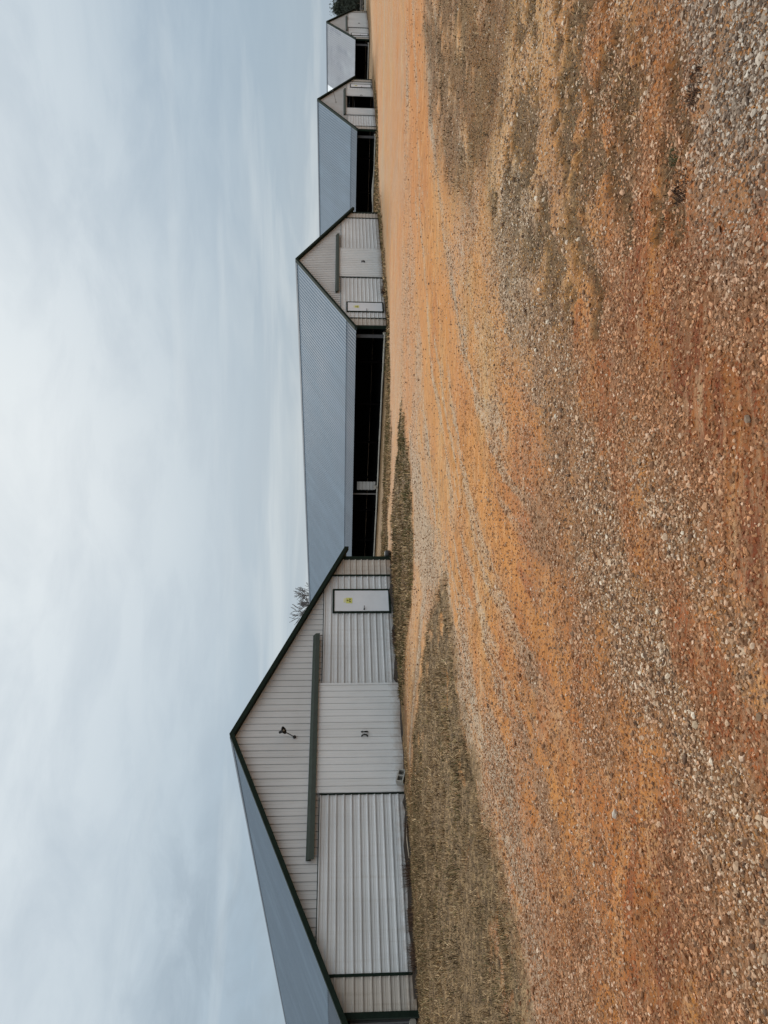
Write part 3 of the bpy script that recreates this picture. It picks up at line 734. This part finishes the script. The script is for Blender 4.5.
# concrete block leaning at the door
mb = MB()
Wb, Hb, Db, w = .41, .22, .20, .034
mb.box(0, Wb, -Db, 0, 0, w); mb.box(0, Wb, -Db, 0, Hb - w, Hb); mb.box(w, Wb - w, -.03, -.005, w, Hb - w)
for x0, x1 in ((0, w), (Wb / 2 - w / 2, Wb / 2 + w / 2), (Wb - w, Wb)): mb.box(x0, x1, -Db, 0, w, Hb - w)
p = loc_to_world(5.72, -.26, .07)
blk = link('concrete_block', mb.mesh('concrete_block', M['concrete']), None, p, (R(-12), R(16), YAW + R(4)))
tag(blk, 'grey hollow concrete block lying at the foot of the sliding doors', 'concrete block')

# black drum end past the right corner
mb = MB(); mb.lathe([(0, 0), (0, .10), (.02, .13), (.26, .13), (.28, .10), (.28, 0)], (0, 0, .12), (0, 1, 0), 16)
tag(link('black_pipe', mb.mesh('black_pipe', M['black'], True), None, loc_to_world(15.28, -.12, 0), (0, 0, YAW + R(25))), 'short fat black pipe at the foot of the nearest barn corner', 'pipe')
# pale stick against the wall
mb = MB(); mb.tube([(0, 0, .03), (.5, -.03, .06), (1.0, .02, .035)], [.014, .018, .012], 7)
p = loc_to_world(3.6, -.35, .02)
tag(link('stick', mb.mesh('stick', plain('pale_wood', (.42, .34, .25), .8)), None, p, (0, 0, YAW + R(5))), 'thin pale stick in the grass before the nearest barn', 'stick')

# weeds: little tufts
def tuft(name, n, rad, h, tones, w=.006):
    r_ = np.sqrt(rng.random(n)) * rad; a = rng.uniform(0, 2 * np.pi, n)
    tn = np.array(tones)[rng.integers(0, len(tones), n)] * rng.uniform(.7, 1.2, (n, 1))
    V, Fq, C = blades(r_ * np.cos(a), r_ * np.sin(a), np.zeros(n), rng.uniform(.3, 1, n) * h, np.full(n, w), .7, tn)
    return np_mesh(name, V, Fq, bm_, {'tint': ('FLOAT_COLOR', C)})
DEAD = [(.10, .06, .04), (.16, .10, .065), (.06, .035, .025)]; GREENW = [(.10, .11, .05), (.16, .15, .08), (.22, .17, .10)]
def put(name, me, x, y, label, cat, group=None, dz=0.0):
    z = float(ground_z(np.array([x]), np.array([y]))[0]); o = link(name, me, None, (x, y, z + dz)); tag(o, label, cat, group); return o
put('weed_tuft', tuft('weed_tuft', 150, .06, .022, GREENW), 1.96, 4.05, 'small green weed patch among dark litter on the gravel', 'weed')
put('weed_tuft', tuft('weed_tuft', 160, .09, .025, DEAD), 1.70, 3.86, 'dark dead weed clump beside the green weed patch', 'weed')
put('weed_tuft', tuft('weed_tuft', 220, .09, .03, DEAD), 2.15, 3.72, 'dark dead weed clump in the grey gravel', 'weed')
wp = [(3.2, .34, 'tallest reddish dead weed clump against the nearest barn wall'), (4.35, .16, 'low reddish dead weeds between the tall clump and the concrete block'), (1.2, .26, 'dead weeds at the trim strip by the nearest barn corner'), (11.1, .20, 'dark dead weeds between the sliding doors and the entry door'), (2.1, .2, 'reddish dead weeds between the tall clump and the corner strip')]
for a, h, lb in wp:
    x, y, _ = loc_to_world(a, -.12)
    put('dead_weed', tuft('dead_weed', 420, .32, h, DEAD, .008), x, y, lb, 'weed')
x, y, _ = loc_to_world(3.75, -.15, 0, (10.202, 41.756, 0))
put('dead_weed', tuft('dead_weed', 300, .35, .35, DEAD, .012), x, y, 'dark dead weeds at the foot of the second barn wall', 'weed')
# soil thrown up along the near wall
mb = MB()
sx = np.arange(.3, 14.8, .25); rs = random.Random(3); rows = []
for a in sx:
    hgt = (.05 + .15 * abs(math.sin(a * 1.7 + .9)) * rs.uniform(.2, 1)) * (0.35 if 5.4 < a < 9.5 else 1); wd = .25 + rs.uniform(0, .35)
    rows.append([(a, -.045, hgt), (a, -.14, hgt * .7), (a, -.28, hgt * .25), (a, -.28 - wd, -.05)])
for k in range(len(rows) - 1):
    for j in range(3): mb.quad(rows[k][j], rows[k][j + 1], rows[k + 1][j + 1], rows[k + 1][j])
sb = link('soil_bank', mb.mesh('soil_bank', M['soil'], True), None, (-12.278, 18.455, 0), (0, 0, YAW)); tag(sb, 'low dark soil bank along the nearest barn wall', 'soil', kind='structure')

# a few larger stones one can pick out
def rock(name, x, y, r_, c, label):
    V = IV * r_ * (1 + rng.uniform(-.22, .22, (12, 1))) * np.array((1.2, .9, .75))
    z = float(ground_z(np.array([x]), np.array([y]))[0]) + r_ * .35
    m = bpy.data.materials.get('rock_%d' % int(c[0] * 100)) or plain('rock_%d' % int(c[0] * 100), c, .9, var=.35, scale=40)
    me = np_mesh(name, V, IF, m); o = link(name, me, None, (x, y, z), (0, 0, rng.uniform(0, 6))); tag(o, label, 'stone')
rock('stone', -1.9, 4.68, .030, (.55, .47, .38), 'largest pale stone on the orange clay')
rock('stone', -1.02, 3.55, .022, (.48, .35, .22), 'pale stone in the gravel band')
rock('stone', .40, 3.13, .020, (.26, .17, .11), 'dark brown stone in the red clay')

# ------------------------------------------------------------------ trees
def bare_tree(loc, H, label):
    root = empty('bare_tree', loc); tag(root, label, 'tree'); rt = random.Random(12)
    tr = MB(); cr = MB()
    def grow(p, d, ln, r_, lvl):
        pts = [p]; dd = d.copy()
        for k in range(4):
            dd = (dd + Vector((rt.uniform(-.16, .16), rt.uniform(-.16, .16), rt.uniform(-.04, .12)))).normalized(); pts.append(pts[-1] + dd * ln / 4)
        (tr if lvl == 0 else cr).tube(pts, [max(.038, r_ * (1 - .13 * k)) for k in range(5)], 5 if lvl else 8, False)
        if lvl >= 5: return
        for k in range(3 if lvl < 4 else 4):
            a = rt.uniform(0, 6.28); sp = rt.uniform(.40, .95)
            nd = (dd + Vector((math.cos(a), math.sin(a), rt.uniform(-.45, .35))) * sp).normalized()
            st0 = pts[rt.choice([2, 3, 4, 4])]
            grow(st0, nd, ln * rt.uniform(.66, .86), r_ * .55, lvl + 1)
    grow(Vector((0, 0, -.1)), Vector((0, 0, 1)), H * .34, H * .022, 0)
    link('trunk', tr.mesh('trunk', M['bark'], True), root); link('crown', cr.mesh('crown', M['bark'], True), root)
x, y = -16.6, 140.0
bare_tree((x, y, float(base_z(x, y))), 13.2, 'bare grey tree showing above the roofs behind the nearest barn')

def evergreen(loc, H, rad, label, seed):
    root = empty('evergreen_tree', loc); tag(root, label, 'tree', 'dark evergreen trees beyond the farthest barn'); r_ = np.random.default_rng(seed)
    mb = MB(); mb.tube([(0, 0, -.1), (.05, 0, H * .4), (0, .05, H * .9)], [.16, .11, .03], 7); link('trunk', mb.mesh('trunk', M['bark'], True), root)
    nc = 130; hh = r_.random(nc) ** .8; ang = r_.uniform(0, 6.28, nc); rr = rad * (1 - hh ** 2.2) * r_.uniform(.35, 1.05, nc)
    cc = np.stack([rr * np.cos(ang), rr * np.sin(ang), .25 + hh * (H - .2)], 1); cs = rad * r_.uniform(.14, .32, nc); ct = r_.random(nc)
    n = 70; P = np.repeat(cc, n, 0) + r_.normal(0, 1, (nc * n, 3)) * np.repeat(cs, n)[:, None] * np.array((.7, .7, .55))
    k = len(P); A = r_.normal(0, 1, (k, 3)); Bv = r_.normal(0, 1, (k, 3)); sz = .13
    V = np.stack([P - A * sz * .5, P + A * sz * .5, P + Bv * sz], 1).reshape(-1, 3)
    V[:, 2] = np.maximum(V[:, 2], .05)
    tone = np.repeat(np.clip(np.repeat(ct, n) + r_.normal(0, .2, k), 0, 1), 3)
    link('crown', np_mesh('crown', V, np.arange(3 * k).reshape(k, 3), M['needle'], {'tone': ('FLOAT', tone)}), root)
for i, (x, y, H, rd, lb) in enumerate(((77.0, 116.0, 4.5, 2.3, 'dark evergreen just right of the farthest barn, nearest its corner'), (80.3, 117.5, 4.0, 2.6, 'dark evergreen second from the farthest barn, half out of frame'),
                                       (75.4, 119.0, 4.9, 1.8, 'dark evergreen partly behind the farthest barn gable'))):
    evergreen((x, y, float(base_z(x, y)) - .05), H, rd, lb, 30 + i)

# low fence at the far edge
p0 = loc_to_world(15.6, .5, 0, (57.158, 91.709, 0)); fr = empty('low_fence', (p0[0], p0[1], float(base_z(p0[0], p0[1]))), R(10))
tag(fr, 'low fence of two grey rails above a white board beside the farthest barn', 'fence')
mb = MB(); mb.box(0, 14, 0, .05, .58, .68); link('rail', mb.mesh('rail', M['wood_pale']), fr)
mb = MB(); mb.box(0, 14, 0, .05, .80, .90); link('rail', mb.mesh('rail', M['wood_pale']), fr)
mb = MB(); mb.box(0, 14, -.01, .05, .08, .36); link('board', mb.mesh('board', M['white']), fr)
for k in range(6):
    mb = MB(); mb.box(-.05, .05, .055, .15, -.2, .98); link('post', mb.mesh('post', M['wood']), fr, (.1 + 2.7 * k, 0, 0))

# ------------------------------------------------------------------ sky and light
SUN_EL, SUN_AZ = 26.0, 4.7
w = bpy.data.worlds.new('World'); sc.world = w; w.use_nodes = True; nt = w.node_tree
bg = nt.nodes['Background']; bg.inputs['Strength'].default_value = .1
sky = N(nt, 'ShaderNodeTexSky'); sky.sky_type = 'NISHITA'; sky.sun_disc = False; sky.sun_elevation = R(SUN_EL); sky.sun_rotation = R(SUN_AZ)
d = N(nt, 'ShaderNodeTexCoord').outputs['Generated']
sep = N(nt, 'ShaderNodeSeparateXYZ'); L(nt, d, sep.inputs[0])
el = math_(nt, 'MAXIMUM', sep.outputs[2], 0.0)
den = math_(nt, 'ADD', el, .10)
cmb = N(nt, 'ShaderNodeCombineXYZ')
L(nt, math_(nt, 'DIVIDE', sep.outputs[0], den), cmb.inputs[0]); L(nt, math_(nt, 'DIVIDE', sep.outputs[1], den), cmb.inputs[1])
n1 = noise(nt, cmb.outputs[0], .55, 6, .55, .6)
n2 = noise(nt, cmb.outputs[0], 1.7, 6, .6, .4)
# low streaky banks: direction stretched sideways
mp = N(nt, 'ShaderNodeMapping'); mp.inputs['Scale'].default_value = (1.6, 1.6, 15); L(nt, d, mp.inputs['Vector'])
n3 = noise(nt, mp.outputs[0], 1.3, 5, .55, .5)
def up(c): return tuple(x * 10 for x in c)
basec = ramp(nt, el, [(0.0, up((.355, .455, .545))), (.10, up((.34, .44, .535))), (.20, up((.51, .60, .67))), (.36, up((.69, .76, .805))), (.45, up((.70, .77, .81))), (.75, up((1.40, 1.47, 1.50)))])
f1 = ramp(nt, n1, [(.36, 0.0), (.62, 1.0)])
c_ = mix(nt, math_(nt, 'MULTIPLY', math_(nt, 'MULTIPLY', f1, .28), ramp(nt, el, [(.10, .35), (.25, 1.0), (.45, 1.0), (.6, 0.0)])), basec, up((.72, .785, .825)))
f2 = ramp(nt, n2, [(.44, 0.0), (.70, .42)])
c_ = mix(nt, math_(nt, 'MULTIPLY', f2, ramp(nt, el, [(.4, 1.0), (.6, 0.0)])), c_, up((.40, .48, .56)))
low = ramp(nt, el, [(.02, 1.0), (.30, 0.0)])
band = math_(nt, 'MULTIPLY', ramp(nt, sep.outputs[0], [(0.0, .25), (.50, 1.0)]), ramp(nt, el, [(.0, .8), (.06, 1.0), (.22, .75), (.40, 0.0)]))
band = math_(nt, 'MULTIPLY', band, ramp(nt, n2, [(.34, .45), (.6, 1.0)]))
c_ = mix(nt, math_(nt, 'MULTIPLY', band, .8), c_, up((.325, .425, .525)))
wst = math_(nt, 'MULTIPLY', ramp(nt, math_(nt, 'MULTIPLY', sep.outputs[0], -1.0), [(.24, 0.0), (.46, 1.0)]), ramp(nt, el, [(.0, 1.0), (.14, .9), (.27, 0.0)]))
lump = noise(nt, coord(nt, 'Generated', (1, 1, 2.2)), 9.0, 6, .62, .6)
c_ = mix(nt, math_(nt, 'MULTIPLY', wst, ramp(nt, lump, [(.36, .95), (.60, .0)])), c_, up((.33, .41, .485)))
f3 = math_(nt, 'MULTIPLY', ramp(nt, n3, [(.50, 0.0), (.66, .7)]), low)
c_ = mix(nt, f3, c_, up((.60, .67, .715)))
# brighter towards the veiled sun
vm = N(nt, 'ShaderNodeVectorMath'); vm.operation = 'DOT_PRODUCT'; L(nt, d, vm.inputs[0])
vm.inputs[1].default_value = (math.sin(R(SUN_AZ)) * math.cos(R(SUN_EL)), math.cos(R(SUN_AZ)) * math.cos(R(SUN_EL)), math.sin(R(SUN_EL)))
gl = math_(nt, 'POWER', math_(nt, 'MAXIMUM', vm.outputs['Value'], 0.0), 14.0)
gl2 = math_(nt, 'POWER', math_(nt, 'MAXIMUM', vm.outputs['Value'], 0.0), 2600.0)
c_ = mix(nt, math_(nt, 'MULTIPLY', gl, .16), c_, up((.74, .80, .835)))
c_ = mix(nt, math_(nt, 'MULTIPLY', gl2, .75), c_, up((.93, .96, .97)))
c_ = mix(nt, .05, c_, sky.outputs[0])
L(nt, c_, bg.inputs['Color'])

sun = bpy.data.lights.new('sun', 'SUN'); sun.energy = 1.5; sun.angle = R(10); sun.color = (1, .955, .89)
so = bpy.data.objects.new('sun', sun); col.objects.link(so)
so.rotation_euler = (R(90 - SUN_EL), 0, R(180 - SUN_AZ))

# ------------------------------------------------------------------ camera (the phone was held on its side)
f_, pitch, roll_ = 757.9, .0581, .0036
Fw = Vector((0, math.cos(pitch), -math.sin(pitch))); U = Vector((0, math.sin(pitch), math.cos(pitch))); Rt = Vector((1, 0, 0))
CR = Rt * math.cos(roll_) + U * math.sin(roll_); CU = -Rt * math.sin(roll_) + U * math.cos(roll_)
cam = bpy.data.cameras.new('camera'); co = bpy.data.objects.new('camera', cam); col.objects.link(co)
cam.sensor_fit = 'VERTICAL'; cam.sensor_height = 36; cam.lens = f_ * 36 / 1024; cam.clip_start = .05; cam.clip_end = 3000
from mathutils import Matrix
xl, yl, zl = -CU, CR, -Fw
mw = Matrix(((xl.x, yl.x, zl.x, 0), (xl.y, yl.y, zl.y, 0), (xl.z, yl.z, zl.z, 1.987), (0, 0, 0, 1)))
co.matrix_world = mw
sc.camera = co
sc.render.engine = 'CYCLES'
sc.cycles.max_bounces = 5; sc.cycles.diffuse_bounces = 3; sc.cycles.use_denoising = True
vs = sc.view_settings; vs.view_transform = 'Standard'; vs.look = 'None'; vs.gamma = 1; vs.exposure = 0
